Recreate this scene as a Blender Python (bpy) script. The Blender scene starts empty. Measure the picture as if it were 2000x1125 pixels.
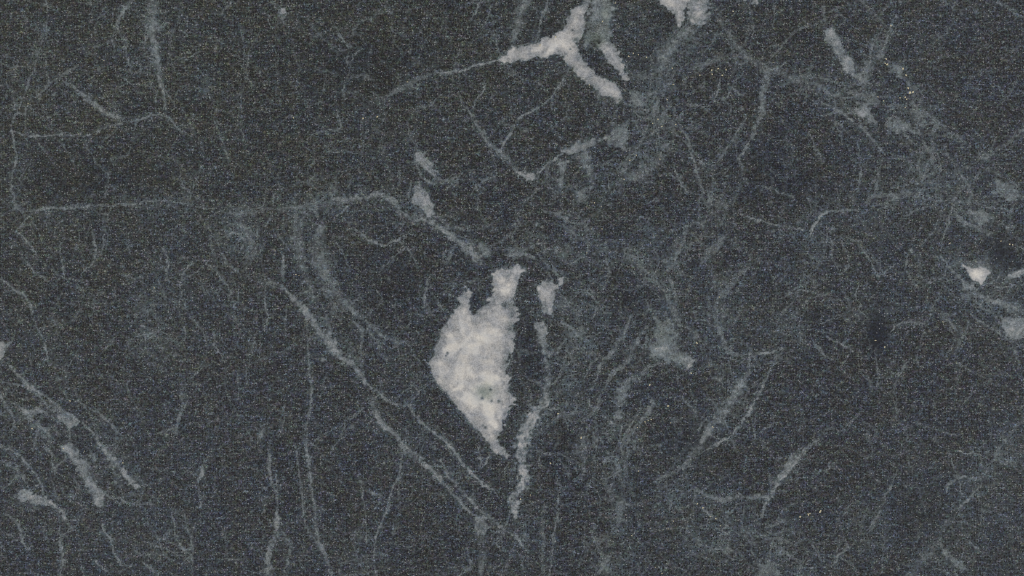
# Close-up of a dark veined stone slab, seen straight from above.
import bpy, math, random
import numpy as np

scene = bpy.context.scene
C = scene.collection
PX = 0.0002                      # 1 photograph pixel = 0.2 mm of stone
FW, FH = 2000.0, 1125.0

# ------------------------------------------------------------------ camera
cam_d = bpy.data.cameras.new('camera')
cam = bpy.data.objects.new('camera', cam_d); C.objects.link(cam)
cam_d.sensor_width = 36.0; cam_d.lens = 85.0
cam.location = (0, 0, FW*PX*85.0/36.0)
cam_d.clip_start = 0.05; cam_d.clip_end = 50.0
scene.camera = cam

# ------------------------------------------------------------------ world + copy-stand lamps
world = bpy.data.worlds.new('World'); scene.world = world
world.use_nodes = True
bg = world.node_tree.nodes['Background']
bg.inputs[0].default_value = (1.0, 1.0, 1.0, 1); bg.inputs[1].default_value = 0.16
def copy_lamp(name, x, energy):
    d = bpy.data.lights.new(name, 'AREA'); d.shape = 'RECTANGLE'
    d.size = 0.5; d.size_y = 1.4; d.energy = energy; d.color = (1.0, 0.985, 0.965)
    o = bpy.data.objects.new(name, d); C.objects.link(o)
    o.location = (x, 0, 1.0)
    o.rotation_euler = (0, math.atan2(x, 1.0), 0)
copy_lamp('copy_stand_lamp', -1.0, 14.6)
copy_lamp('copy_stand_lamp', 1.0, 14.6)
scene.view_settings.view_transform = 'Standard'
scene.view_settings.look = 'None'
scene.view_settings.exposure = 0.0
scene.view_settings.gamma = 1.0
scene.cycles.use_denoising = False
scene.render.filter_size = 1.05
scene.cycles.filter_width = 1.05
scene.cycles.max_bounces = 3

# ------------------------------------------------------------------ noise
rng = np.random.default_rng(7)
random.seed(7)
_tab = [rng.random((256, 256)).astype(np.float32) for _ in range(6)]
def vnoise(x, y, scale, seed=0):
    t = _tab[seed % 6]
    u = x/scale + 37.3*seed; v = y/scale + 11.7*seed
    iu = np.floor(u).astype(np.int64); iv = np.floor(v).astype(np.int64)
    fu = (u-iu).astype(np.float32); fv = (v-iv).astype(np.float32)
    fu = fu*fu*(3-2*fu); fv = fv*fv*(3-2*fv)
    a, b = iu & 255, (iu+1) & 255; c, d = iv & 255, (iv+1) & 255
    return (t[a, c]*(1-fu)+t[b, c]*fu)*(1-fv) + (t[a, d]*(1-fu)+t[b, d]*fu)*fv
def sstep(a, b, x):
    t = np.clip((x-a)/(b-a), 0, 1)
    return t*t*(3-2*t)

# ------------------------------------------------------------------ grid of the slab's face (units: photograph pixels)
MX, MY, FINE, COARSE = 260.0, 220.0, 1.55, 9.0
xs = np.concatenate([np.arange(-MX, -12, COARSE), np.arange(-12, FW+12, FINE), np.arange(FW+12, FW+MX+1, COARSE)])
ys = np.concatenate([np.arange(-MY, -12, COARSE), np.arange(-12, FH+12, FINE), np.arange(FH+12, FH+MY+1, COARSE)])
nx, ny = len(xs), len(ys)
X, Y = np.meshgrid(xs, ys)                # [ny, nx]
N5 = vnoise(X, Y, 5.0, 0); N3 = vnoise(X, Y, 2.8, 1); N12 = vnoise(X, Y, 12.0, 2)
N30 = vnoise(X, Y, 30.0, 3); N90 = vnoise(X, Y, 90.0, 4); N200 = vnoise(X, Y, 210.0, 5)
XW = X + (vnoise(X, Y, 22, 7)-.5)*6 + (vnoise(X, Y, 5, 9)-.5)*3.6 + (vnoise(X, Y, 2.6, 3)-.5)*2.6
YW = Y + (vnoise(X, Y, 22, 8)-.5)*6 + (vnoise(X, Y, 5, 10)-.5)*3.6 + (vnoise(X, Y, 2.6, 4)-.5)*2.6
FA = vnoise(X*.8+Y*.6, (Y*.8-X*.6)*4.5, 26, 2); FB = vnoise(X*.94-Y*.34, (Y*.94+X*.34)*4, 18, 5)   # fibres

_w1 = vnoise(X, Y, 34, 13); _w2 = vnoise(X, Y, 34, 14)
SM = vnoise(X+70*(_w1-.5), Y+70*(_w2-.5), 20, 15); SM2 = vnoise(X+30*(_w2-.5)+8*N5, Y+40*(_w1-.5), 8, 16)   # smoky clouds
M = np.zeros((ny, nx), np.float32)        # pale mineral
H = np.zeros((ny, nx), np.float32)        # blue-grey alteration
D = np.zeros((ny, nx), np.float32)        # darker rock
G = np.zeros((ny, nx), np.float32)        # greenish mineral
OWN = np.full((ny, nx), -1, np.int32); OWG = np.zeros((ny, nx), np.float32)
part_names = []                           # (name, label)

def pts(s):
    return np.array([[float(c) for c in p.split(',')] for p in s.split()], float)
def smooth_line(P, W, step=5.0):
    """Catmull-Rom through the points, width interpolated along with them."""
    Q = np.vstack([2*P[0]-P[1], P, 2*P[-1]-P[-2]])
    out, ow = [], []
    for k in range(len(P)-1):
        p0, p1, p2, p3 = Q[k:k+4]
        n = max(1, int(np.hypot(*(p2-p1))/step))
        for j in range(n):
            t = j/n
            out.append(.5*((2*p1)+(p2-p0)*t+(2*p0-5*p1+4*p2-p3)*t*t+(3*p1-p0-3*p2+p3)*t**3))
            ow.append(W[k]*(1-t)+W[k+1]*t)
    out.append(P[-1]); ow.append(W[-1])
    return np.array(out), np.array(ow)
def window(x0, x1, y0, y1):
    i0, i1 = np.searchsorted(xs, [x0, x1]); j0, j1 = np.searchsorted(ys, [y0, y1])
    return slice(j0, j1), slice(i0, i1)
def claim(win, g, part):
    o, b = OWN[win], OWG[win]
    m = (g > .5) & (g > b)
    o[m] = part; b[m] = g[m]

def line_field(P, w, pad_extra=0.0, jitter=1.0):
    """half-width-normalised coverage of a wavering line: list of (window, d, hw)"""
    if np.isscalar(w):
        W = np.full(len(P), float(w)); W[0] *= .35; W[-1] *= .35
    else:
        W = np.interp(np.linspace(0, 1, len(P)), np.linspace(0, 1, len(w)), w)
    L, LW = smooth_line(P, W)
    if jitter:
        L = L + np.array([[random.gauss(0, .55*jitter), random.gauss(0, .55*jitter)] for _ in range(len(L))])
    pad = LW.max()+14+pad_extra
    win = window(L[:, 0].min()-pad, L[:, 0].max()+pad, L[:, 1].min()-pad, L[:, 1].max()+pad)
    xw, yw = XW[win], YW[win]
    if xw.size == 0: return None
    best = np.full(xw.shape, 1e3, np.float32); hw = np.ones(xw.shape, np.float32)
    wx, wy = xs[win[1]], ys[win[0]]
    for k in range(len(L)-1):
        a, b = L[k], L[k+1]
        p = max(LW[k], LW[k+1])*.8+12
        i0, i1 = np.searchsorted(wx, [min(a[0], b[0])-p, max(a[0], b[0])+p])
        j0, j1 = np.searchsorted(wy, [min(a[1], b[1])-p, max(a[1], b[1])+p])
        if i1 <= i0 or j1 <= j0: continue
        s = (slice(j0, j1), slice(i0, i1))
        dx, dy = b-a; ll = dx*dx+dy*dy+1e-9
        t = np.clip(((xw[s]-a[0])*dx+(yw[s]-a[1])*dy)/ll, 0, 1)
        d = np.hypot(xw[s]-a[0]-t*dx, yw[s]-a[1]-t*dy)
        h = np.maximum(.5*(LW[k]*(1-t)+LW[k+1]*t), .25)
        m = d-h < best[s]-hw[s]
        best[s] = np.where(m, d, best[s]); hw[s] = np.where(m, h, hw[s])
    return win, best, hw

def vein(i, w, s, part=True, soft=None):
    P = pts(s) if isinstance(s, str) else s
    i = i*(.86 if np.max(w) >= 5 and i < .45 else .96)
    w = tuple(q*(1.15 if q >= 5 else 1.1) for q in w) if not np.isscalar(w) else w*(1.15 if w >= 5 else 1.1)
    r = line_field(P, w)
    if r is None: return
    win, d, hw = r
    n5, n12, n3 = N5[win], N12[win], N3[win]
    sf = np.maximum(1.0, hw*np.where(hw > 5.5, 1.5 if i < .30 else .7, .65))
    e = hw*.95 + .35 + (n5-.5)*hw*1.1 - d
    g = sstep(-sf*.6, sf*.6, e)
    a = i*g*np.clip(.50+.55*n5+.62*(n12-.4)+.8*(n3-.5)+.55*(N30[win]-.5), .10, 1.4)*1.08
    M[win] = np.maximum(M[win], np.clip(a, 0, 1))
    H[win] = np.maximum(H[win], .55*i*np.exp(-(np.maximum(d-hw, 0)/(4+hw))**2))
    if part:
        big = np.max(w) >= 6
        part_names.append('vein' if big else 'hairline_vein')
        claim(win, sstep(0, 2*np.maximum(hw, 1.6), np.maximum(hw, 1.6)*2-d)*(1+.02*i), len(part_names)-1)

def patch(i, s, soft=4.0, feather=1.0, part=True):
    i = i if i >= .85 else min(.85, i*1.10)
    P = pts(s)
    pad = soft*2+10
    win = window(P[:, 0].min()-pad, P[:, 0].max()+pad, P[:, 1].min()-pad, P[:, 1].max()+pad)
    x, y = X[win]+(XW[win]-X[win])*.42*feather, Y[win]+(YW[win]-Y[win])*.42*feather
    if x.size == 0: return
    d = np.full(x.shape, 1e4, np.float32); ins = np.zeros(x.shape, bool)
    for k in range(len(P)):
        a, b = P[k], P[(k+1) % len(P)]
        dx, dy = b-a; ll = dx*dx+dy*dy+1e-9
        t = np.clip(((x-a[0])*dx+(y-a[1])*dy)/ll, 0, 1)
        d = np.minimum(d, np.hypot(x-a[0]-t*dx, y-a[1]-t*dy))
        c = (a[1] > y) != (b[1] > y)
        xi = (b[0]-a[0])*(y-a[1])/((b[1]-a[1]) if abs(b[1]-a[1]) > 1e-9 else 1e-9)+a[0]
        ins ^= c & (x < xi)
    sd = np.where(ins, d, -d)
    sd = sd+(2.2 if soft >= 6 else 1.0)
    soft = soft if soft >= 6 else soft*.75
    feather = feather if i < .99 else feather*(.45+1.0*np.maximum(sstep(930, 1000, x), sstep(640, 590, y)))
    n = (N5[win]-.5)*5*feather+(N12[win]-.5)*4.5*feather+(N3[win]-.5)*4*feather+(FA[win]+FB[win]-1)*4*feather+(SM2[win]-.5)*8*feather
    g = .78*sstep(-soft*.25, soft*.40, sd+n*.85)+.22*sstep(0, soft*3.6, sd+n*1.6)
    tone = .74+.24*(N30[win]-.3)+.22*(N90[win]-.5)+.34*(SM[win]-.5)+.16*(SM2[win]-.5)+.06*(N12[win]-.5)+.06*(N5[win]-.5)+.20*np.clip(sd/34, 0, 1)
    if i < .72: tone = tone*(.76+.30*SM2[win]+.20*N12[win]+.30*(N5[win]-.4))
    M[win] = np.maximum(M[win], np.clip(i*g*tone, 0, 1))
    H[win] = np.maximum(H[win], .25*np.exp(-(np.maximum(-sd, 0)/7)**2))
    if part:
        part_names.append('mineral_patch')
        claim(win, np.clip(.5+(sd+n*.5)/6, 0, 1.5), len(part_names)-1)

def blob(F, i, x, y, rx, ry=None, rough=.8):
    ry = ry or rx
    win = window(x-2.6*rx, x+2.6*rx, y-2.6*ry, y+2.6*ry)
    r2 = ((XW[win]-x)/rx)**2+((YW[win]-y)/ry)**2
    F[win] = np.maximum(F[win], i*np.exp(-r2)*(1-rough*.5+rough*N12[win]*.6+rough*N30[win]*.4))
def band(F, i, w, s, rough=.9):
    P = pts(s); W = np.full(len(P), float(w))
    L, _ = smooth_line(P, W, 12)
    for k in range(len(L)):
        x, y = L[k]
        blob(F, i*(.75+.25*math.sin(k*1.7)), x, y, w, w, rough)

# ------------------------------------------------------------------ blue-grey alteration and darker rock
band(H, .32, 30, '1370,30 1330,90 1300,110 1275,160 1262,230 1300,262 1270,300 1220,330 1180,380')
band(H, .30, 26, '1040,470 1120,500 1190,500 1280,530 1310,580 1300,640 1290,690')
band(H, .30, 30, '1060,600 1110,600 1160,620 1130,680 1110,740 1120,800')
band(H, .26, 30, '1400,330 1370,420 1330,480 1290,540')
band(H, .26, 34, '1190,820 1210,900 1200,980 1215,1060 1190,1125')
band(H, .24, 26, '1000,930 1020,1020 1030,1100')
band(H, .25, 26, '90,60 62,140 40,215')
band(H, .22, 24, '30,270 30,340 40,410 130,408 260,400 330,395 430,410 520,412')
band(H, .28, 28, '560,400 640,395 720,388 800,410')
band(H, .26, 22, '580,430 580,500 600,560 640,650 700,720')
band(H, .24, 24, '625,450 640,540 700,620 780,680')
band(H, .22, 34, '1440,100 1520,140 1600,170 1680,190 1760,200 1800,230')
band(H, .22, 32, '1540,440 1640,410 1720,390 1800,380 1900,400')
band(H, .20, 40, '1420,560 1400,640 1440,690 1450,740 1400,830 1330,915')
band(H, .20, 45, '1310,960 1420,1000 1500,1060 1560,1110')
band(H, .22, 40, '1960,880 1880,1000 1800,1100')
band(H, .20, 30, '1850,510 1900,580 1980,620')
band(H, .18, 40, '1590,450 1600,560 1680,600 1740,640')
band(H, .18, 26, '300,20 300,100 320,190')
band(H, .16, 40, '60,620 120,760 200,860 260,960')
band(H, .16, 50, '780,860 900,1000 1000,1080')
for a in [(.3,405,165,22),(.25,800,165,22),(.22,740,200,20),(.3,815,607,14),(.25,1265,470,40),(.3,1920,428,20),(.3,1975,608,22),
          (.3,1380,1060,50),(.25,470,470,40),(.2,700,1060,60),(.22,1700,1030,50),(.2,300,650,60),(.2,1250,50,30),(.3,1165,60,30),
          (.26,1110,650,30),(.3,1150,560,30),(.22,1550,650,50),(.25,1800,330,30),(.22,1930,300,34),(.25,430,430,36)]:
    blob(H, *a)
for a in [(.9,1714,650,20,48),(1.0,1960,492,24,30),(.5,1350,868,50,36),(.4,1030,690,26,60),(.35,1225,590,26,36),(.3,1140,80,1,1),
          (.35,930,590,20,20),(.3,1070,60,60,40),(.35,1160,125,22,30),(.3,700,130,140,60),(.25,180,350,150,50),(.3,1560,360,60,40),
          (.3,1260,120,40,26),(.35,150,880,16,50),(.3,1610,620,40,14),(.25,1800,990,60,60),(.3,1480,330,60,60),(.25,760,560,60,70),(.3,1300,50,30,40),
          (.3,1100,880,30,50),(.25,1220,960,30,40),(.3,1790,1045,20,40)]:
    blob(D, *a)
band(D, .9, 9, '1935,468 1950,480 1958,500 1972,514 1992,520')
for a in [(.5,1165,75,22,14),(.25,1180,30,14,30),(.5,950,765,18,14),(.2,1295,655,22,26),(.35,1170,400,14,30),(.1,1330,700,26,14)]:
    blob(G, *a)

# ------------------------------------------------------------------ pale mineral patches
patch(1.0, '962,545 968,530 980,525 990,528 1000,527 1015,522 1022,530 1012,545 1010,560 1003,575 999,588 1003,603 1015,613 1010,625 1000,642 1002,658 1000,680 996,695 990,710 987,720 992,740 995,760 1000,775 1002,782 995,795 990,805 980,820 982,832 985,840 970,848 968,858 975,868 985,878 992,890 985,893 970,885 960,875 952,862 940,845 925,830 905,808 890,790 875,770 862,757 850,742 843,722 840,710 848,695 853,675 862,660 862,645 872,635 880,620 893,605 900,580 908,568 914,575 916,592 921,608 924,623 936,609 950,592 961,583 966,571 961,560', 7, .8)
patch(.86, '978,118 985,108 1003,94 1025,92 1045,83 1062,75 1085,68 1100,55 1108,38 1120,22 1135,8 1140,-11 1158,-11 1150,12 1140,30 1142,50 1138,65 1130,78 1124,82 1127,92 1134,105 1145,122 1160,142 1185,158 1200,165 1212,178 1215,190 1205,203 1195,190 1180,185 1160,170 1140,158 1120,140 1105,120 1095,108 1080,105 1060,110 1040,113 1010,120 985,122', 5, .8)
patch(.84, '1165,86 1180,78 1200,85 1210,105 1215,125 1225,145 1232,152 1225,160 1215,152 1200,135 1185,112 1175,98', 5, .8)
patch(.42, '1150,-11 1195,-11 1195,40 1190,75 1170,85 1142,90 1146,65 1155,40', 8, 1.6)
patch(.95, '1265,-11 1300,10 1315,28 1322,45 1328,54 1335,42 1336,20 1345,5 1350,-11', 5, .8)
patch(.58, '1338,-11 1384,-11 1384,14 1384,38 1372,54 1356,42 1343,20', 9, 1.6)
patch(.55, '1465,-11 1482,-11 1478,5 1470,6', 4, .6)
patch(.34, '1232,182 1250,180 1258,195 1250,206 1232,199', 6, 1)
patch(.46, '1100,294 1130,280 1160,271 1166,280 1145,290 1130,299 1110,301', 5, .8)
patch(.26, '1120,302 1140,295 1150,318 1156,340 1138,325', 7, 1.2)
patch(.34, '1097,315 1107,318 1104,340 1100,362 1095,372 1091,350', 5, 1)
patch(.38, '1195,256 1222,250 1225,270 1220,290 1205,282 1190,276', 6, 1.2)
patch(.68, '1008,336 1030,338 1046,338 1040,353 1026,350', 4, .6)
patch(.52, '815,295 828,300 840,318 853,335 848,342 835,335 822,325 813,310', 5, .8)
patch(.52, '817,357 828,368 838,383 844,400 846,419 838,423 828,412 815,402 804,395 807,380 810,368', 5, .8)
patch(.70, '1052,556 1065,548 1085,556 1098,537 1103,540 1092,560 1085,580 1078,595 1075,613 1065,610 1057,590 1049,575', 5, .9)
patch(.50, '1047,630 1060,628 1066,645 1068,665 1073,691 1062,693 1055,675 1048,655', 5, .9)
patch(.33, '1270,612 1310,620 1316,650 1326,672 1345,690 1352,705 1345,718 1320,712 1300,705 1275,696 1265,680 1285,650', 20, 2.4)
patch(.52, '1338,696 1350,698 1354,708 1345,718 1336,710', 6, 1)
patch(.34, '1210,750 1232,744 1225,765 1216,790 1210,813 1203,811 1205,785', 7, 1.2)
patch(.42, '1612,55 1625,58 1640,80 1650,105 1665,120 1672,140 1686,160 1680,165 1665,150 1650,135 1645,125 1630,105 1613,75', 5, 1)
patch(.36, '1655,170 1680,180 1696,190 1702,202 1670,190 1655,185', 6, 1.2)
patch(.48, '1668,212 1690,208 1705,225 1708,238 1690,232 1675,222', 5, .9)
patch(.26, '1742,128 1762,128 1768,142 1750,145', 7, 1.2)
patch(.95, '1880,516 1897,526 1912,522 1930,526 1934,532 1922,545 1916,557 1912,553 1898,543 1890,532', 4, .5)
patch(.42, '1880,552 1890,553 1906,567 1900,568 1877,568', 5, .8)
patch(.26, '1874,571 1905,570 1916,580 1880,582', 7, 1.2)
patch(.44, '1954,628 1976,622 2011,616 2011,648 1992,660 1966,655', 7, 1.3)
patch(.30, '1690,110 1705,120 1700,150 1690,165 1682,140', 5, 1.2)
patch(.32, '1690,180 1712,186 1722,200 1705,205', 5, 1.2)
patch(.28, '1735,240 1758,232 1775,245 1755,262 1740,258', 6, 1.5)
patch(.28, '1774,160 1788,168 1786,190 1776,184', 5, 1.3)
patch(.28, '1900,405 1925,412 1940,432 1920,440 1902,428', 8, 1.8)
patch(.26, '1945,355 1980,362 1992,385 1965,392 1946,378', 9, 2)
patch(.42, '100,790 112,784 122,794 126,805 115,809 105,803', 5, .9)
patch(.56, '110,813 125,803 140,808 155,823 150,832 140,838 136,858 132,840 122,826', 4, .7)
patch(.46, '121,872 133,866 148,875 158,893 168,910 180,932 190,955 203,962 204,980 198,988 185,985 180,965 168,945 150,915 138,895 125,880', 5, .9)
patch(.46, '40,799 60,802 75,795 89,803 70,812 66,820 75,828 90,845 80,838 60,821 50,812', 5, .9)
patch(.50, '26,970 48,955 58,955 65,968 88,972 101,980 90,988 75,985 55,980 40,977', 5, .8)
patch(.66, '-11,668 10,668 8,688 0,708 -11,712', 5, .9)
patch(.40, '931,1008 946,1012 953,1030 944,1045 930,1032', 6, 1)
patch(.48, '634,650 646,652 655,672 662,690 648,684 638,668', 6, 1)
patch(.45, '922,495 938,500 940,510 930,516 922,506', 6, 1)
patch(.28, '940,480 950,484 962,498 950,498', 6, 1)
patch(.62, '549,17 557,16 559,24 551,26', 3, .5)
patch(.40, '550,28 558,27 559,38 552,37', 4, 1)
patch(.28, '1125,374 1146,372 1144,392 1130,392', 8, 1.2)
patch(.28, '505,845 514,838 514,852 506,858', 4, 1)
patch(.40, '1534,905 1546,904 1546,916 1532,920', 5, .9)
patch(.26, '1478,1105 1500,1098 1520,1112 1522,1136 1480,1136', 8, 1.4)

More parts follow.
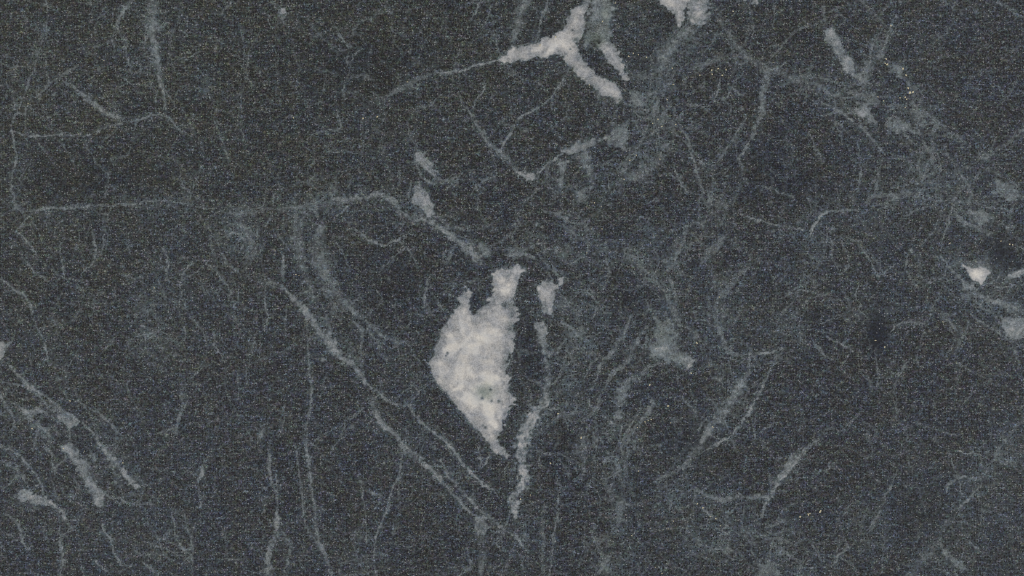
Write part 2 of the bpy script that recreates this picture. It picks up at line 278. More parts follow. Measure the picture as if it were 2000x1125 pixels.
# ------------------------------------------------------------------ veins (strength, width(s), course)
VEINS = [
(.30,(14,14,9,9,8,4,2),'295,-11 298,50 301,90 308,130 313,160 322,190 325,215'),(.26,2.5,'318,160 330,185 345,212'),
(.28,(4,6,5,3,2),'262,2 240,25 230,50 235,65 248,88'),(.24,2.5,'230,50 222,75 225,106'),(.26,2.5,'235,65 250,115 257,146'),
(.28,2.2,'265,105 275,130 277,150'),(.24,1.8,'287,135 295,167'),(.36,(1.5,4,8,4,2),'110,152 140,170 175,198 210,222 240,233'),
(.30,2.6,'20,258 60,265 110,265 165,266 185,258 230,241 265,235 285,227 320,226 340,245 375,267'),
(.32,3,'50,222 30,225 22,255 30,285 32,310 27,340 22,370 30,398 42,410'),
(.34,(5,6,5,4,4,3),'22,370 30,398 42,410 70,410 120,407 180,402 240,401 290,393 335,390'),(.26,4,'335,390 400,405 460,418 500,415 525,408 547,412'),
(.24,2,'230,172 262,157'),(.22,1.8,'230,172 250,185'),(.26,2,'470,55 475,90 482,120'),(.22,2.4,'-11,120 18,130 45,128'),(.22,3,'445,255 470,238'),
(.48,(2,3,4,3,3),'853,143 880,141 905,140 925,130 965,120 982,113'),(.22,8,'850,146 820,152 800,165 770,180 738,207'),(.20,5,'672,160 690,152 715,150 730,157'),
(.32,2.2,'947,155 945,170 935,190 923,214'),(.30,(3,4,5,5,4),'900,190 918,225 935,250 950,275 970,290 990,310 1012,336'),
(.36,3,'1105,147 1085,175 1065,203 1045,215 1015,232 1000,258 985,275 977,295'),(.26,1.8,'798,240 803,265 815,296'),
(.24,2.5,'633,275 637,290 660,297 700,298'),(.22,1.8,'718,250 706,290'),(.32,4,'813,322 825,345 840,355 852,357'),(.24,5,'840,345 870,352 890,365'),
(.26,1.8,'800,392 797,378 805,355'),(.38,(5,9,8,7,6,5),'650,390 700,386 745,380 770,395 780,413 808,429'),
(.44,(4,8,8,10,13,9),'808,429 840,432 857,443 875,455 895,470 908,481 922,493 938,512'),(.26,6,'892,478 880,495 875,516'),
(.28,2.2,'660,425 675,405 690,398 693,388'),(.30,2.2,'692,400 690,415 680,440 672,446'),(.36,2.6,'676,443 700,452 712,463 725,472 745,480 757,478 765,470 775,472 792,475'),
(.24,2,'785,473 800,490 812,513'),(.27,(14,20,20,15,10,8,6,5),'627,445 620,480 622,510 635,540 655,570 675,592 695,612 720,632 745,655 772,669'),(.24,2.2,'772,669 795,675 805,690 822,710'),
(.20,9,'580,420 578,460 585,500 600,545 612,572'),(.32,(3,6,3),'553,505 554,525 554,545'),
(.38,(4,8,12,15,11,7,4),'548,560 570,580 590,605 615,635 640,665 660,690 690,715 705,728 712,747'),
(.38,3.8,'705,738 730,760 755,780 775,790 800,795 810,815 840,840 870,865 895,895 915,920 930,933 950,950 972,966'),
(.28,2.2,'563,585 557,615 556,652'),(.22,2.6,'627,590 635,610 645,640 653,657'),
(.32,(2,3,3,4,3,4,5,4),'598,640 602,680 605,720 607,780 602,820 600,860 603,900 607,930 612,970 616,1000 622,1050 635,1090 652,1136'),
(.22,1.8,'710,675 730,710'),(.28,2.2,'802,610 797,640'),(.30,(2,4,4),'840,535 832,570 825,602'),(.26,4,'768,594 787,599'),(.22,4,'690,550 697,575 706,592'),
(.40,(5,9,9,5,10,12,8,9,6,5,4,3),'725,778 735,805 748,830 770,848 790,875 805,885 830,905 855,930 870,950 890,970 905,990 927,1007'),
(.38,5,'862,900 875,925 890,945 915,975 930,990 950,1005 965,1020 985,1035 1002,1046 1020,1065 1036,1082'),(.18,14,'940,1040 942,1080 940,1136'),
(.34,2.8,'788,880 785,900 775,940 765,960 755,995 745,1020 735,1045 733,1075 733,1136'),(.24,1.8,'700,920 707,960 712,1000 716,1050 718,1100 720,1136'),
(.28,3,'590,872 580,880 585,920 590,980 598,1020 606,1052'),(.28,6,'525,868 527,900 525,920 530,947'),
(.38,(2,2,3,8,10,8,5),'540,930 542,960 543,1000 542,1025 535,1055 525,1090 517,1136'),(.28,3.2,'545,1022 560,1055 568,1075 560,1100 554,1136'),
(.26,2.2,'555,820 547,852'),(.24,1.8,'578,1083 596,1112'),(.26,2.6,'803,785 820,765 832,754'),(.34,(2,5,2),'936,870 938,895 941,916'),(.32,2.5,'940,916 948,903 957,888'),
(.24,2.2,'130,430 112,440 108,472'),(.22,2,'153,440 154,470'),(.26,2.2,'118,472 120,490 125,520 127,542'),(.28,2.4,'180,450 183,475 187,490 178,515 162,532'),(.22,2,'205,445 203,475 190,502'),
(.30,2.4,'40,500 55,520 70,535 90,545 107,556'),(.30,3.2,'-11,540 15,555 30,568 45,577 60,600 67,625 72,640 85,670 90,685 96,708'),(.34,4,'26,662 12,680 4,694'),
(.26,2.4,'315,480 325,495 327,515 325,535 331,552'),(.22,2.2,'425,500 440,522'),(.28,2.6,'355,625 363,650 358,672'),(.24,1.8,'468,560 465,592'),(.22,2,'300,560 315,587'),
(.26,1.8,'214,708 221,737'),(.22,1.6,'245,450 253,495'),(.22,2,'393,553 406,577'),(.20,10,'468,438 490,460 495,490 484,512'),(.20,4,'425,470 435,500 450,520 480,540'),(.20,6,'480,540 515,548 552,557'),(.16,5,'400,450 412,475 418,503'),
(.34,5,'15,713 30,730 45,742 60,760 85,785 106,801'),(.38,5,'40,742 52,750 72,765 97,778 114,790'),(.38,4,'24,788 36,796 47,804'),(.36,6,'72,826 84,838 97,852'),(.36,2,'136,855 134,866'),
(.48,(4,5,5,3),'98,979 115,992 125,1005 131,1018'),(.46,2.5,'120,995 137,1001'),(.46,2.8,'130,1018 152,1015'),
(.40,(3,3,4,8,10,6,10,6),'160,825 172,837 187,852 197,872 204,884 216,893 226,906 245,930 256,942 272,952'),(.28,3,'175,800 200,810 215,825 230,843 242,852'),(.26,6,'174,880 185,900 189,922'),
(.30,3,'-4,755 8,785 20,805 30,830 33,844'),(.38,3.4,'-11,872 20,880 40,893 50,905 65,920 75,935 81,952'),(.30,5,'3,898 30,915 45,930 51,944'),(.26,3,'58,956 80,946 82,967'),
(.30,4,'8,1003 30,1015 38,1035 45,1055 56,1077'),(.22,2.4,'92,1018 88,1040 95,1062'),(.28,2.6,'113,1008 117,1060 122,1100 118,1136'),(.24,2,'128,1020 130,1052'),
(.38,(2,5,5,4,3),'400,897 395,920 388,940 390,960 392,987'),(.22,1.8,'385,903 355,930 345,936'),(.40,2.8,'331,1034 322,1056'),
(.36,2.6,'198,1022 210,1045 220,1070 230,1095 240,1105 257,1109'),(.36,3,'183,1096 200,1110 214,1124'),(.30,4,'278,1098 300,1115 312,1124'),(.34,2.2,'222,968 236,987'),(.26,2,'150,968 161,991'),(.26,2.4,'258,1064 275,1080 310,1085 337,1096'),
(.22,1.8,'264,868 269,892'),(.16,2.2,'430,735 460,800 480,840 512,884'),
(.30,(14,12,8),'1028,-11 1015,30 1004,70'),(.42,3,'1077,-11 1062,25 1053,55 1043,82'),
(.26,3,'1093,300 1080,332'),(.30,3,'1222,250 1225,280 1238,302 1225,320 1208,347'),
(.36,(12,12,10,9,8,4,3,2),'1499,136 1494,165 1490,200 1485,225 1475,245 1470,265 1455,290 1443,312'),(.28,(5,10,10,9),'1428,88 1455,105 1480,120 1502,136'),
(.32,2.8,'1457,227 1440,260 1420,290 1400,315 1392,327'),(.36,(3,4,3,2),'1330,253 1340,265 1350,300 1360,330 1370,360 1376,377'),(.28,2.4,'1315,315 1325,345 1340,370 1362,382'),
(.32,3,'1343,207 1387,207'),(.36,2.6,'1409,153 1400,180 1394,197'),(.24,14,'1284,104 1302,92 1322,78'),
(.22,6,'1606,-11 1608,25 1613,50'),(.22,4,'1612,25 1628,19 1646,14'),(.30,9,'1668,200 1690,205 1712,188'),
(.30,4,'1726,54 1710,75 1702,105 1697,135 1692,157'),(.30,(2,4,9,9),'1746,33 1738,60 1727,85 1721,112'),(.28,4,'1690,152 1700,166 1707,153'),
(.32,4,'1733,236 1745,228 1757,231'),(.28,6,'1768,256 1792,249'),(.22,4,'1750,265 1738,277'),(.28,7,'1810,223 1822,235 1825,255 1820,282'),(.22,2.2,'1843,282 1850,297 1858,312'),
(.26,(12,13,10,6,4),'1502,136 1530,145 1565,158 1600,167 1622,180 1640,187 1650,197'),(.28,2.6,'1598,194 1620,205 1650,225 1680,248 1700,265 1720,290 1731,307'),
(.24,2.6,'1500,120 1515,105 1530,85 1545,70 1560,60 1597,47'),(.26,5,'1903,316 1940,300 1960,285 1985,265 2011,240'),(.24,3,'1963,296 1988,279'),
(.22,3,'1720,328 1712,352'),(.24,5,'1798,352 1816,328'),(.20,2.4,'1855,340 1872,362'),(.20,1.8,'1530,315 1557,337'),
(.32,5,'1058,409 1085,418 1110,430 1122,437'),(.24,4,'1008,410 1016,442'),
(.34,(4,8,8,6),'1066,698 1072,720 1070,740 1066,760 1070,772'),(.50,(10,13,14,18,20,17,16,16,12,16,16,6),'1070,768 1060,790 1045,805 1035,825 1025,845 1018,875 1018,905 1022,925 1018,950 1010,965 1007,985 1008,1012'),(.34,6,'1062,800 1097,797'),
(.26,6,'1089,692 1095,680 1101,663'),(.55,3,'1279,684 1292,680 1297,687'),(.28,6,'1236,618 1220,650 1200,680 1185,700 1170,720 1154,762'),(.28,8,'1262,638 1245,665 1235,685 1220,710 1195,735 1178,757'),
(.28,10,'1272,713 1255,730 1235,740 1213,751'),(.24,8,'1463,523 1445,535 1425,560 1405,580 1398,605 1402,640 1415,670 1430,690 1457,696'),
(.33,(4,6,12,14,12,10,6,4),'1463,690 1463,710 1460,730 1445,755 1425,785 1405,815 1385,840 1365,870 1345,900 1330,915 1300,930 1283,936'),
(.36,3.2,'1516,700 1500,727 1480,775 1466,802 1450,825 1430,848 1405,865 1385,875 1366,890'),(.24,2.6,'1468,691 1502,684'),(.22,5,'1414,378 1418,410 1410,442'),(.38,2.6,'1458,424 1480,430 1500,434 1530,440 1567,448'),
(.28,3,'1328,768 1345,790 1362,817'),(.26,8,'1277,778 1265,800 1250,825 1235,845 1224,867'),(.24,3,'1242,818 1228,840 1214,862'),(.22,14,'1197,883 1180,907'),
(.38,4,'1308,963 1327,957'),(.40,(3,6,8,6,5,4),'1363,959 1385,970 1405,975 1440,972 1470,970 1503,967'),(.28,3,'1338,991 1357,977'),(.30,3,'1307,997 1310,984'),
(.44,2.6,'1358,981 1373,993 1390,1010 1402,1017'),(.26,3,'1402,1017 1430,1035 1460,1050 1470,1080 1490,1102'),(.26,5,'1060,995 1062,1040 1060,1080 1062,1136'),(.30,3,'1088,928 1088,1000 1083,1040 1078,1080 1071,1136'),
(.26,10,'1197,1083 1180,1100 1163,1124'),(.26,3,'1128,828 1140,860 1145,885 1145,902'),
(.36,4,'1578,463 1585,445 1600,425 1615,415 1640,410 1692,410'),(.28,7,'1689,402 1705,385 1745,380 1802,374'),(.28,2.2,'1866,372 1855,430 1845,460 1837,487'),
(.32,(2,4,5,8,8,7,7),'1836,496 1850,515 1862,530 1880,545 1905,567 1920,580 1945,590 1975,600 2011,612'),(.50,9,'1962,546 1980,540 1995,530 2011,518'),(.32,2.6,'1943,564 1970,558 2011,554'),
(.32,3,'1983,479 2011,491'),(.28,4,'1894,418 1905,445 1937,457'),(.24,4,'1901,372 1898,397'),(.34,4,'1940,628 1941,645 1957,645'),(.30,3,'1841,613 1855,630 1870,645 1886,662'),
(.30,2.6,'1677,553 1672,570 1673,587'),(.28,2.6,'1680,588 1680,605 1692,622'),(.26,2.2,'1598,631 1650,612 1682,594'),(.24,2.2,'1600,625 1620,628 1647,619'),(.32,2.8,'1738,646 1760,632 1780,628 1812,631'),
(.26,5,'1584,658 1595,675 1610,695 1627,701'),(.24,3,'1656,693 1649,712'),(.26,4,'1497,712 1520,695 1532,678'),(.28,3,'1782,698 1765,720 1754,737'),(.32,7,'1838,691 1862,681'),(.22,3,'1712,752 1742,739'),
(.42,(3,6,9,9,12,8,6,5,4,3),'1597,860 1580,873 1565,885 1555,895 1540,912 1525,935 1515,950 1505,965 1495,985 1490,1012'),(.22,6,'1604,847 1626,834'),
(.32,10,'1498,1029 1520,1020 1537,1018'),(.26,4,'1529,1033 1522,1082'),(.34,3,'1507,1053 1504,1095 1511,1112'),(.28,3,'1566,1038 1590,1070 1606,1097'),(.30,3.4,'1594,1100 1612,1109'),
(.32,4,'1652,1071 1635,1090 1621,1110'),(.26,3,'1639,1089 1672,1112'),(.24,2.2,'1610,1058 1611,1102'),(.26,3,'1751,917 1735,960 1725,985 1710,1010 1696,1038'),(.22,3,'1667,983 1640,1015 1624,1047'),
(.32,4,'1849,962 1855,945 1870,930 1887,928'),(.32,3.2,'1868,992 1890,975 1905,960 1917,943'),(.15,(4,7,12,14,10),'1862,1008 1840,1040 1830,1060 1810,1090 1776,1128'),
(.28,9,'1834,1053 1850,1085 1870,1100 1888,1114'),(.26,3,'1889,1053 1910,1070 1922,1083'),(.20,5,'1924,927 1955,870 1985,835 2004,815'),(.20,2.2,'1738,773 1752,793'),
(.34,2.4,'1255,195 1240,215 1262,240'),(.22,4,'1300,280 1290,310 1320,345'),(.24,3,'1110,520 1140,500 1160,515'),(.30,6,'985,500 1010,496 1050,508'),(.26,5,'1140,440 1150,470 1145,500'),(.24,4,'1180,500 1190,540 1170,575')]
VEINS += [
(.34,3.5,'1044,343 1060,330 1080,315 1098,299'),(.30,4,'1165,275 1182,268 1197,262'),(.30,(16,24,18),'1345,58 1320,80 1300,102 1292,132'),(.22,16,'1284,142 1255,148 1232,150'),(.26,6,'1318,135 1300,170 1285,195 1275,242'),(.22,8,'1318,208 1316,272'),
(.26,10,'1408,40 1425,75 1448,100 1490,122'),(.20,6,'1468,18 1455,92'),(.22,10,'1346,135 1400,115 1432,98'),(.22,18,'1298,300 1270,325 1245,345 1208,352'),
(.26,7,'1120,437 1150,439'),(.22,5,'1075,308 1070,350 1086,392'),(.22,6,'1150,298 1155,350 1149,392'),(.25,2.5,'1023,400 1045,375 1062,358'),(.24,2.4,'998,441 1010,430 1019,410'),
(.25,8,'1383,370 1392,400 1418,400 1412,437'),(.24,14,'1368,512 1390,490 1417,463'),(.34,3,'1452,690 1500,690 1529,679'),(.26,2.2,'1320,739 1390,713'),(.26,5,'1250,796 1228,835 1217,862'),
(.28,14,'1650,125 1672,140 1690,168'),(.25,14,'1778,198 1795,225 1801,242'),(.25,5,'1723,308 1715,345 1709,382'),(.22,3,'1750,326 1782,317'),(.24,2.4,'1848,336 1874,362'),(.24,7,'1899,370 1891,402'),
(.28,8,'1860,408 1885,435 1940,456'),(.24,8,'1728,397 1760,382 1802,384'),(.24,4,'1711,688 1716,737'),(.24,12,'470,438 490,465 492,500 471,532'),(.24,7,'470,530 495,548 552,561'),
(.22,12,'575,393 580,460 588,510 609,582'),(.20,14,'540,410 620,400 692,391'),(.22,4,'85,76 60,150 36,222'),(.22,8,'150,130 100,160 70,190'),(.20,6,'880,345 920,352 945,372'),(.22,3,'860,350 885,352 905,372'),
(.22,5,'1100,440 1140,470 1180,478'),(.20,10,'1290,560 1318,610 1330,650'),(.22,6,'990,480 1030,490 1060,470'),(.20,5,'1240,300 1255,270 1265,240'),(.22,3,'1180,690 1150,720 1140,745'),(.20,8,'1120,600 1135,650 1120,690'),
(.22,3,'1090,700 1120,730 1110,770'),(.20,4,'1150,780 1165,840 1160,900'),(.18,12,'1210,900 1215,980 1205,1040'),(.20,3,'1560,520 1590,560 1570,600'),(.20,3,'1640,470 1660,510 1640,540'),(.20,3,'1780,470 1770,520 1790,560'),
(.22,3,'1780,560 1800,540 1790,500'),(.18,3,'350,30 330,90 345,140'),(.22,3,'60,835 90,860 105,880'),(.22,2.4,'135,925 150,945 160,975'),(.22,3,'10,955 35,930 60,915')]
for v in VEINS: vein(*v)

# tangled strands of the crushed zones
ZONES = [([(1330,60),(1290,140),(1265,230),(1290,270),(1220,330),(1160,390)], 55, 46, (2, 6)), ([(1120,440),(1190,500),(1280,540),(1300,640),(1270,700)], 60, 34, (2, 7)),
         ([(1080,520),(1120,620),(1120,740),(1140,850),(1190,950),(1200,1100)], 55, 46, (2, 7)), ([(1400,360),(1350,470),(1320,560),(1400,620),(1450,720)], 45, 26, (2, 6)),
         ([(1500,140),(1600,170),(1690,180),(1740,210),(1810,260),(1850,330)], 42, 34, (2, 6)), ([(1700,400),(1800,380),(1880,410),(1940,380)], 45, 22, (1.5, 5)),
         ([(560,400),(600,470),(640,560),(700,640)], 36, 20, (1.5, 5)), ([(560,395),(660,390),(780,400),(880,460),(1000,500)], 32, 24, (1.5, 5)),
         ([(1240,760),(1230,860),(1210,960)], 45, 16, (2, 6)), ([(1850,520),(1900,580),(1990,620)], 30, 12, (2, 5)), ([(20,730),(110,820),(180,900),(230,960)], 50, 20, (1.5, 4)), ([(1320,950),(1420,1000),(1520,1080)], 50, 16, (1.5, 4))]
for line, spread, cnt, (w0, w1) in ZONES:
    L, _ = smooth_line(np.array(line, float), np.ones(len(line)), 10)
    for k in range(int(cnt*.8)):
        j = random.randrange(len(L)-1); t = L[j+1]-L[j]
        a = math.atan2(t[1], t[0])+random.gauss(0, .45)
        q = [tuple(L[j]+np.array([random.gauss(0, spread*.55), random.gauss(0, spread*.55)]))]
        for _ in range(random.randint(2, 5)):
            a += random.gauss(0, .38); st = random.uniform(9, 24)
            q.append((q[-1][0]+st*math.cos(a), q[-1][1]+st*math.sin(a)))
        vein(random.uniform(.10, .22), random.uniform(w0, w1*.9), np.array(q), part=False)
# faint short strands and feathery specks of the rock itself, everywhere (colour only)
for k in range(620):
    x, y = random.uniform(-200, 2200), random.uniform(-150, 1275)
    a = random.choice([1.05, 1.3, .7, 2.3, 1.6])+random.gauss(0, .35)
    n = random.randint(2, 6); q = [(x, y)]
    for _ in range(n):
        a += random.gauss(0, .16) if random.random() < .8 else random.gauss(0, .9); st = random.uniform(9, 26)
        q.append((q[-1][0]+st*math.cos(a), q[-1][1]+st*math.sin(a)))
    vein(random.uniform(.12, .30), random.uniform(.8, 1.9), np.array(q), part=False)
for k in range(1700):
    x, y = random.uniform(-200, 2200), random.uniform(-150, 1275)
    blob(M, random.uniform(.06, .27), x, y, random.uniform(1.6, 5), random.uniform(1.6, 4), 1.6)

# dark inclusions in the pale patches
for (x, y, r) in [(874,690,2.6),(871,695,1.6),(958,761,2.6),(942,778,3),(960,783,2.2),(974,783,3),(948,835,3),(943,831,2),(1118,59,2),(1114,96,2)]:
    win = window(x-12, x+12, y-12, y+12)
    M[win] *= 1-.95*np.exp(-((X[win]-x)**2+(Y[win]-y)**2)/(r*r))
for (x, y, rx, ry, i) in [(986,596,9,8,.85),(1000,615,6,5,.5),(988,710,6,9,.4),(950,765,17,12,.35),(870,668,14,7,.18),(980,845,8,6,.5),(1124,78,6,4,.7),(995,640,5,4,.5),(1150,40,5,16,.5),(898,592,10,14,.3),(900,700,30,24,.14),(1158,60,8,10,.4)]:
    win = window(x-3*rx, x+3*rx, y-3*ry, y+3*ry)
    M[win] *= 1-i*np.exp(-(((XW[win]-x)/rx)**2+((YW[win]-y)/ry)**2))*(.55+.9*N5[win]).clip(0, 1)
def ridge(sc, a, b):
    u = vnoise(XW, YW, sc, a)*.7+vnoise(XW, YW, sc*.45, b)*.3
    return np.clip(1-np.abs(u-.5)*(sc*.72), 0, 1)
NET = np.maximum(ridge(42, 3, 8)*sstep(.45, .75, vnoise(X, Y, 60, 14)), ridge(70, 11, 4)*sstep(.45, .7, vnoise(X, Y, 80, 15)))
NET = np.maximum(NET, ridge(26, 5, 13)*sstep(.5, .8, vnoise(X, Y, 50, 16))*.8)
def cracks(sc, seed):
    """angular crack web: distance to the borders between jittered cells"""
    u = (XW*.4+X*.6)/sc; v = (YW*.4+Y*.6)/sc
    iu = np.floor(u).astype(np.int64); iv = np.floor(v).astype(np.int64)
    f1 = np.full(u.shape, 9., np.float32); f2 = f1.copy()
    ta, tb = _tab[seed % 6], _tab[(seed+1) % 6]
    for dj in (-1, 0, 1):
        for di in (-1, 0, 1):
            ci, cj = iu+di, iv+dj
            px = ci+ta[(ci+seed*17) & 255, cj & 255]; py = cj+tb[(ci+seed*17) & 255, cj & 255]
            d = np.hypot(u-px, v-py)
            f2 = np.where(d < f1, f1, np.minimum(f2, d)); f1 = np.minimum(f1, d)
    return np.clip(1.25-(f2-f1)*sc/2.0, 0, 1)
CRK = np.maximum(cracks(58, 2)*sstep(.40, .62, vnoise(X, Y, 46, 20)), cracks(34, 4)*sstep(.46, .66, vnoise(X, Y, 34, 21))*.85)
NET = np.maximum(NET*.7, CRK*1.1)
NET = NET*(.3+.9*N5)*(.4+N12)
M = np.maximum(M, NET*np.clip(.12+.85*np.clip(H, 0, .5), 0, .42))
H = H*(.45+.75*N30+.5*(N12-.4)+.3*(N90-.5))*1.35
H = H*(.50+.80*sstep(.44, .56, SM)*(.5+N5)+.75*sstep(.46, .60, SM2)) * (1-.75*np.clip(D, 0, 1))
M = M*(1-.5*np.clip(D, 0, 1)*(M < .3))
WARM = sstep(1250, 350, XW*.55+YW*1.15+160*(N200-.5)+60*(N90-.5))
H = np.clip(.9*H - .02 + .05*sstep(300, 1000, Y+.25*X) + .16*(N200-.5) + .10*(N90-.5), -.2, 1)

# ------------------------------------------------------------------ materials
def rock_material():
    m = bpy.data.materials.new('veined_rock'); m.use_nodes = True
    nt = m.node_tree; N = nt.nodes; Lk = nt.links; N.clear()
    def nd(t, **k):
        n = N.new(t)
        for a, v in k.items(): setattr(n, a, v)
        return n
    def ins(n, i, v):
        if hasattr(v, 'is_output'): Lk.new(v, n.inputs[i])
        else: n.inputs[i].default_value = v
    def math_(op, a, b=0.0, clamp=False):
        n = nd('ShaderNodeMath', operation=op, use_clamp=clamp); ins(n, 0, a); ins(n, 1, b); return n.outputs[0]
    def mix(f, a, b, bt='MIX'):
        n = nd('ShaderNodeMix', data_type='RGBA', blend_type=bt, clamp_factor=True)
        ins(n, 0, f); ins(n, 6, a); ins(n, 7, b); return n.outputs[2]
    def rng_(v, a, b, c, d):
        n = nd('ShaderNodeMapRange'); ins(n, 0, v)
        for i, q in zip((1, 2, 3, 4), (a, b, c, d)): n.inputs[i].default_value = q
        return n.outputs[0]
    tc = nd('ShaderNodeTexCoord')
    def scaled(sx, sy):
        n = nd('ShaderNodeVectorMath', operation='MULTIPLY'); Lk.new(tc.outputs['Object'], n.inputs[0])
        n.inputs[1].default_value = (1/PX/sx, 1/PX/sy, 0.0); return n.outputs[0]
    def noise(sx, sy, det=2.0, rough=.5):
        n = nd('ShaderNodeTexNoise', noise_dimensions='2D'); Lk.new(scaled(sx, sy), n.inputs['Vector'])
        n.inputs['Scale'].default_value = 1.0; n.inputs['Detail'].default_value = det; n.inputs['Roughness'].default_value = rough
        return n
    def voro(s, sy=None):
        n = nd('ShaderNodeTexVoronoi', voronoi_dimensions='2D'); Lk.new(scaled(s, sy or s), n.inputs['Vector']); n.inputs['Scale'].default_value = 1.0
        return n
    def srgb(r, g, b):
        f = lambda c: c/12.92 if c <= .04045 else ((c+.055)/1.055)**2.4
        return (f(r/255), f(g/255), f(b/255), 1)
    fields = nd('ShaderNodeAttribute', attribute_name='fields')
    sep = nd('ShaderNodeSeparateColor'); Lk.new(fields.outputs['Color'], sep.inputs[0])
    fM, fH, fD = sep.outputs[0], sep.outputs[1], sep.outputs[2]
    fG = nd('ShaderNodeAttribute', attribute_name='green').outputs['Fac']

    # crystal grains
    v1 = voro(2.0); s1 = nd('ShaderNodeSeparateColor'); Lk.new(v1.outputs['Color'], s1.inputs[0])
    v2 = voro(3.4); s2 = nd('ShaderNodeSeparateColor'); Lk.new(v2.outputs['Color'], s2.inputs[0])
    n_mid = noise(9, 8, 3, .6).outputs['Fac']
    n_big = noise(70, 60, 3, .55).outputs['Fac']
    n_saw = noise(55, 2.6, 1, .5).outputs['Fac']
    n_saw2 = noise(2.4, 40, 1, .5).outputs['Fac']
    val = math_('ADD', math_('MULTIPLY', s1.outputs[0], .62), math_('MULTIPLY', s2.outputs[0], .22))
    val = math_('ADD', val, rng_(n_mid, .3, .7, -.12, .15))
    val = math_('ADD', val, rng_(n_saw, .3, .7, -.10, .10))
    val = math_('ADD', val, rng_(n_saw2, .3, .7, -.015, .015))
    val = math_('ADD', val, math_('MULTIPLY', fH, .12))
    val = math_('SUBTRACT', val, math_('MULTIPLY', fD, .42), True)
    cr = nd('ShaderNodeValToRGB'); Lk.new(val, cr.inputs[0])
    e = cr.color_ramp.elements
    e[0].position = 0.0; e[0].color = srgb(28, 28, 31)
    e[1].position = 1.0; e[1].color = srgb(128, 132, 135)
    for p, c in ((.22, (38, 39, 42)), (.45, (52, 54, 57)), (.66, (66, 70, 73)), (.84, (92, 97, 100))):
        q = e.new(p); q.color = srgb(*c)
    col = cr.outputs[0]
    # tint of each grain: olive, slate blue, brown, teal
    tr = nd('ShaderNodeValToRGB'); Lk.new(s1.outputs[1], tr.inputs[0])
    tr.color_ramp.interpolation = 'CONSTANT'
    te = tr.color_ramp.elements
    te[0].position = 0; te[0].color = (1.06, 1.03, .80, 1); te[1].position = .80; te[1].color = (.90, 1.05, 1.0, 1)
    for p, c in ((.22, (.95, .98, 1.16, 1)), (.48, (1.0, 1.0, 1.0, 1)), (.66, (1.09, .95, .97, 1))):
        q = te.new(p); q.color = c
    col = mix(.75, col, mix(1.0, col, tr.outputs[0], 'MULTIPLY'))
    blue = mix(rng_(n_big, .35, .65, 0, 1), (1.05, 1.02, .93, 1), (.95, 1.0, 1.09, 1))
    col = mix(1.0, col, blue, 'MULTIPLY')
    col = mix(1.0, col, (.935, .95, .985, 1), 'MULTIPLY')
    fW = nd('ShaderNodeAttribute', attribute_name='warm').outputs['Fac']
    col = mix(1.0, col, mix(fW, (.985, .992, 1.02, 1), (1.03, 1.03, .93, 1)), 'MULTIPLY')
    chroma = nd('ShaderNodeMix', data_type='RGBA', blend_type='MIX', clamp_factor=True); chroma.inputs[0].default_value = .45
    Lk.new(noise(15, 11, 2, .5).outputs['Color'], chroma.inputs[6]); Lk.new(noise(5, 4.5, 1, .5).outputs['Color'], chroma.inputs[7])
    sc_ = nd('ShaderNodeSeparateColor'); Lk.new(chroma.outputs[2], sc_.inputs[0])
    cc = nd('ShaderNodeCombineColor')
    for i_, (lo, hi) in enumerate(((.86, 1.14), (.90, 1.10), (.80, 1.20))):
        Lk.new(rng_(sc_.outputs[i_], .34, .66, lo, hi), cc.inputs[i_])
    col = mix(1.0, col, cc.outputs[0], 'MULTIPLY')
    col = mix(math_('MULTIPLY', fH, .9, True), col, mix(1.0, col, (.90, 1.02, 1.08, 1), 'MULTIPLY'))
    col = mix(math_('MULTIPLY', fD, .8, True), col, mix(1.0, col, (.80, .90, 1.10, 1), 'MULTIPLY'))
    col = mix(math_('MULTIPLY', fH, 1.25, True), col, mix(.62, srgb(88, 98, 101), col))
    dk = math_('MULTIPLY', math_('SUBTRACT', fD, .45), 1.5, True)
    col = mix(dk, col, mix(.35, srgb(30, 33, 43), col))
    # black and bright specks
    v3 = voro(5.2); s3 = nd('ShaderNodeSeparateColor'); Lk.new(v3.outputs['Color'], s3.inputs[0])
    near = rng_(v3.outputs['Distance'], .20, .36, 1, 0)
    col = mix(math_('MULTIPLY', near, rng_(s3.outputs[0], .50, .66, 0, 1)), col, srgb(22, 22, 25))
    near2 = rng_(v3.outputs['Distance'], .14, .26, 1, 0)
    col = mix(math_('MULTIPLY', near2, rng_(s3.outputs[0], .14, .03, 0, .8)), col, srgb(130, 132, 133))

    # pale mineral
    v4 = noise(3.2, 2.6, 2, .6).outputs['Fac']
    cloud = noise(26, 20, 4, .6).outputs['Fac']
    mr = nd('ShaderNodeValToRGB'); Lk.new(fM, mr.inputs[0])
    me = mr.color_ramp.elements
    me[0].position = .0; me[0].color = srgb(140, 152, 156); me[1].position = 1.0; me[1].color = srgb(191, 189, 185)
    for p, c in ((.32, (149, 158, 162)), (.6, (163, 165, 168)), (.85, (178, 177, 176))):
        q = me.new(p); q.color = srgb(*c)
    pale = mix(1.0, mr.outputs[0], mix(rng_(cloud, .35, .65, 0, 1), (.88, .90, .94, 1), (1.05, 1.03, 1.0, 1)), 'MULTIPLY')
    pale = mix(1.0, pale, mix(rng_(v4, .3, .7, 0, 1), (.93, .93, .93, 1), (1.06, 1.06, 1.055, 1)), 'MULTIPLY')
    pale = mix(fG, pale, mix(1.0, pale, (.72, .86, .68, 1), 'MULTIPLY'))
    pale = mix(1.0, pale, mix(s1.outputs[0], (.95, .95, .95, 1), (1.05, 1.05, 1.05, 1)), 'MULTIPLY')
    f = math_('ADD', fM, math_('MULTIPLY', math_('MULTIPLY', math_('SUBTRACT', s1.outputs[2], .5), 1.0), math_('MULTIPLY', fM, math_('SUBTRACT', 1.15, fM))), True)
    col = mix(f, col, pale)
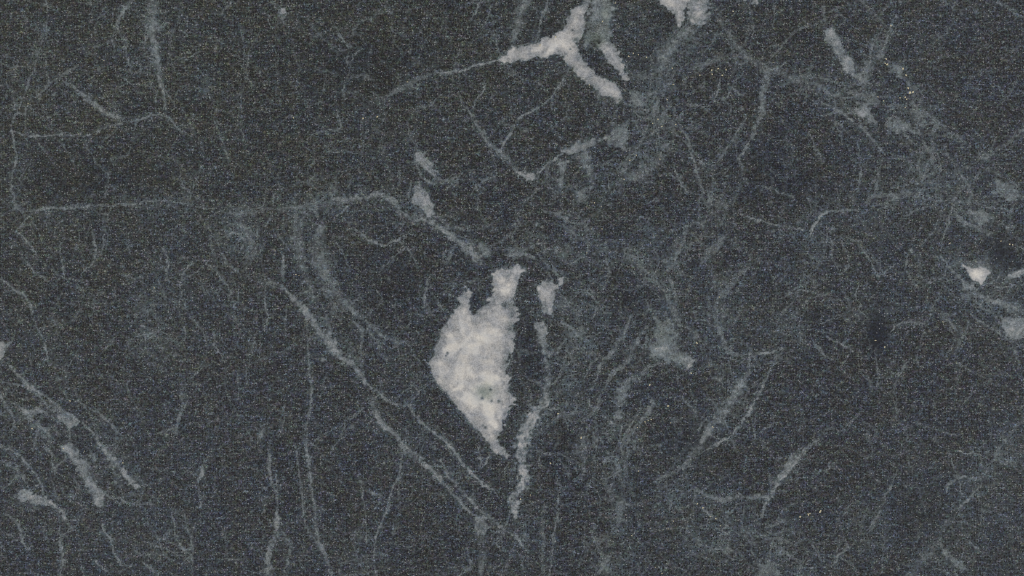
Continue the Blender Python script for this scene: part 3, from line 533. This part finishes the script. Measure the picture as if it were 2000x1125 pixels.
    col = mix(math_('MULTIPLY', fG, .35), col, srgb(88, 98, 82))

    b = nd('ShaderNodeBsdfPrincipled'); Lk.new(col, b.inputs['Base Color'])
    Lk.new(rng_(fM, .1, .8, .64, .50), b.inputs['Roughness']); b.inputs['Specular IOR Level'].default_value = .18
    bm = nd('ShaderNodeBump'); bm.inputs['Strength'].default_value = .25; bm.inputs['Distance'].default_value = .00012
    Lk.new(s2.outputs[1], bm.inputs['Height']); Lk.new(bm.outputs[0], b.inputs['Normal'])
    o = nd('ShaderNodeOutputMaterial'); Lk.new(b.outputs[0], o.inputs[0])
    return m
ROCK = rock_material()
def fleck_material():
    m = bpy.data.materials.new('metallic_sulphide'); m.use_nodes = True
    b = m.node_tree.nodes['Principled BSDF']
    t = m.node_tree.nodes.new('ShaderNodeTexNoise'); t.inputs['Scale'].default_value = 2500
    r = m.node_tree.nodes.new('ShaderNodeValToRGB')
    r.color_ramp.elements[0].color = (.30, .27, .17, 1); r.color_ramp.elements[1].color = (.55, .50, .36, 1)
    m.node_tree.links.new(t.outputs['Fac'], r.inputs[0]); m.node_tree.links.new(r.outputs[0], b.inputs['Base Color'])
    b.inputs['Metallic'].default_value = .25; b.inputs['Roughness'].default_value = .5
    return m
SULPH = fleck_material()

# ------------------------------------------------------------------ meshes
def build(name, V, F4, fields, green, warm, mat, parent=None):
    me = bpy.data.meshes.new(name)
    me.vertices.add(len(V)); me.vertices.foreach_set('co', V.astype(np.float32).ravel())
    me.loops.add(F4.size); me.loops.foreach_set('vertex_index', F4.astype(np.int32).ravel())
    me.polygons.add(len(F4)); me.polygons.foreach_set('loop_start', np.arange(0, F4.size, 4, dtype=np.int32))
    me.update(calc_edges=True)
    a = me.attributes.new('fields', 'FLOAT_COLOR', 'POINT'); a.data.foreach_set('color', fields.astype(np.float32).ravel())
    g = me.attributes.new('green', 'FLOAT', 'POINT'); g.data.foreach_set('value', green.astype(np.float32).ravel())
    a2 = me.attributes.new('warm', 'FLOAT', 'POINT'); a2.data.foreach_set('value', warm.astype(np.float32).ravel())
    me.materials.append(mat)
    o = bpy.data.objects.new(name, me); C.objects.link(o); o.parent = parent
    return o
Z = (.00003*np.clip(M, 0, 1)+.000006*(N12-.5)).astype(np.float32)
VX = np.stack([(X-FW/2)*PX, (FH/2-Y)*PX, Z], -1).reshape(-1, 3)
FL = np.stack([np.clip(M, 0, 1), np.clip(H, 0, 1), np.clip(D, 0, 1), np.ones_like(M)], -1).reshape(-1, 4)
GR = np.clip(G, 0, 1).ravel(); WA = WARM.ravel()
ids = np.arange(nx*ny).reshape(ny, nx)
Q = np.stack([ids[1:, :-1], ids[1:, 1:], ids[:-1, 1:], ids[:-1, :-1]], -1).reshape(-1, 4)
QO = OWN[:-1, :-1].reshape(-1)

# the dark rock: its face (less the pale parts let into it), its four edges and its underside
THICK = .02
rim = np.concatenate([ids[0, :], ids[1:, -1], ids[-1, -2::-1], ids[-2:0:-1, 0]])
nv = len(VX)
low = VX[rim].copy(); low[:, 2] = -THICK
k = np.arange(len(rim)); k2 = (k+1) % len(rim)
sides = np.stack([rim[k], rim[k2], nv+k2, nv+k], -1)
cn = [nv+0, nv+nx-1, nv+nx-1+ny-1, nv+2*(nx-1)+ny-1]
body_q = np.vstack([Q[QO < 0], sides, np.array([cn])])
V2 = np.vstack([VX, low]); F2 = np.vstack([FL, FL[rim]]); G2 = np.concatenate([GR, GR[rim]]); W2 = np.concatenate([WA, WA[rim]])
used = np.unique(body_q); remap = np.full(len(V2), -1, np.int64); remap[used] = np.arange(len(used))
slab = build('stone_slab', V2[used], remap[body_q], F2[used], G2[used], W2[used], ROCK)
slab['label'] = 'dark grey green speckled stone slab crossed by pale grey veins and white mineral patches'
slab['category'] = 'stone slab'
slab['kind'] = 'thing'

LABELS = {0: 'large white feathery patch in the middle', 1: 'forked white patch at the top', 4: 'white wedge cut by the top edge', 24: 'small bright white triangle at the right'}
DEPTH = .0012
order = np.argsort(QO, kind='stable'); so = QO[order]
for p, name in enumerate(part_names):
    a, b = np.searchsorted(so, [p, p+1])
    if b-a < 6: continue
    q = Q[order[a:b]]
    used = np.unique(q); n = len(used)
    remap = np.searchsorted(used, q)
    ed = np.concatenate([np.stack([remap[:, i], remap[:, (i+1) % 4]], -1) for i in range(4)])
    key = ed[:, 0]*n+ed[:, 1]; rev = ed[:, 1]*n+ed[:, 0]
    be = ed[~np.isin(key, rev)]
    skirt = np.stack([be[:, 1], be[:, 0], be[:, 0]+n, be[:, 1]+n], -1)
    bottom = remap[:, ::-1]+n
    v = VX[used]; vb = v.copy(); vb[:, 2] = -DEPTH
    o = build(name, np.vstack([v, vb]), np.vstack([remap, skirt, bottom]), np.vstack([FL[used]]*2), np.concatenate([GR[used]]*2), np.concatenate([WA[used]]*2), ROCK, slab)
    if p in LABELS: o['label'] = LABELS[p]

# metallic flecks: small angular crystals standing a hair proud of the face
def crystal(seed):
    r = random.Random(seed); vs = []
    n = 6
    for z, s in ((-.6, .9), (.0, 1.0), (.35, .55)):
        for j in range(n):
            a = 2*math.pi*j/n+r.uniform(-.3, .3); q = s*r.uniform(.7, 1.15)
            vs.append((q*math.cos(a), q*math.sin(a), z+r.uniform(-.05, .05)))
    fs = [tuple(range(n-1, -1, -1)), tuple(range(2*n, 3*n))]
    for l in range(2):
        for j in range(n):
            fs.append((l*n+j, l*n+(j+1) % n, (l+1)*n+(j+1) % n, (l+1)*n+j))
    me = bpy.data.meshes.new('metallic_fleck'); me.from_pydata(vs, [], fs); me.materials.append(SULPH); return me
CR = [crystal(s) for s in range(5)]
FLECKS = [(1731,115,4),(1733,126,4.5),(1729,124,2.5),(1764,134,5),(1770,147,4),(1774,172,3.5),(1777,181,5),(1783,180,3.5),(1768,190,4),(1771,194,3),(1758,191,2.5),(1715,189,2.5),(1726,197,2.5),(1768,210,2.5),(1740,50,3),
 (1228,110,4),(1237,104,3),(1247,107,2.5),(1263,112,3),(1313,133,2.5),(1367,147,3),(1390,137,2.5),(1403,134,3),(1418,136,3),(1391,145,3),(1411,147,3.5),(1432,22,2.5),(1303,195,2.5),(1315,165,2.5),(1285,233,2.5),(1293,247,3),(1320,243,3),(1275,241,2.5),(1243,303,2.5),(1230,313,2.5),(1289,311,2.5),(1219,350,2.5),
 (1085,72,3),(1055,88,2.5),(1177,42,3),(1202,6,2.5),(1151,166,3),(1017,975,3),(1090,808,3),(1135,855,3.5),(1075,905,3.5),(1234,1046,2.5),(1315,1018,2.5),(1269,752,3.5),(1305,793,3.5),(1310,826,2.5),(1392,834,2.5),(1247,920,2.5),(1036,967,2.5),(1270,1032,2),(1305,1033,2),(1280,1108,2),(1293,1120,2),
 (1260,824,2.5),(1266,821,2),(1272,819,2.5),(1245,835,2),(1362,984,3),(1373,992,4),(1387,1009,2.5),(1398,1013,2.5),(1407,1027,2.5),(1563,1009,4),(1579,1005,4),(1582,1003,2.5),(1602,999,4.5),(1972,477,3),(1978,478,3.5),(1955,471,2.5),(1855,475,3),(1710,665,3),(1728,678,3),(1405,580,3),(1361,670,3),(1350,729,2.5),(1385,713,2),
 (737,228,4),(709,231,3),(573,230,3),(203,118,2),(55,202,2.5),(137,783,3),(63,837,3.5),(124,876,3),(240,904,2.5),(165,881,2),(578,536,2.5),(584,538,2),(796,160,2.5),(301,562,2.5),(1161,396,2.5),(1176,447,2.5),(1146,494,2),(1175,403,2)]
for (x, y, r) in FLECKS:
    o = bpy.data.objects.new('metallic_fleck', CR[random.randrange(5)]); C.objects.link(o); o.parent = slab
    s = r*PX*.56
    o.location = ((x-FW/2)*PX, (FH/2-y)*PX, .00003)
    o.scale = (s*random.uniform(.9, 1.4), s*random.uniform(.7, 1.0), s*.4)
    o.rotation_euler = (0, 0, random.uniform(0, math.pi))
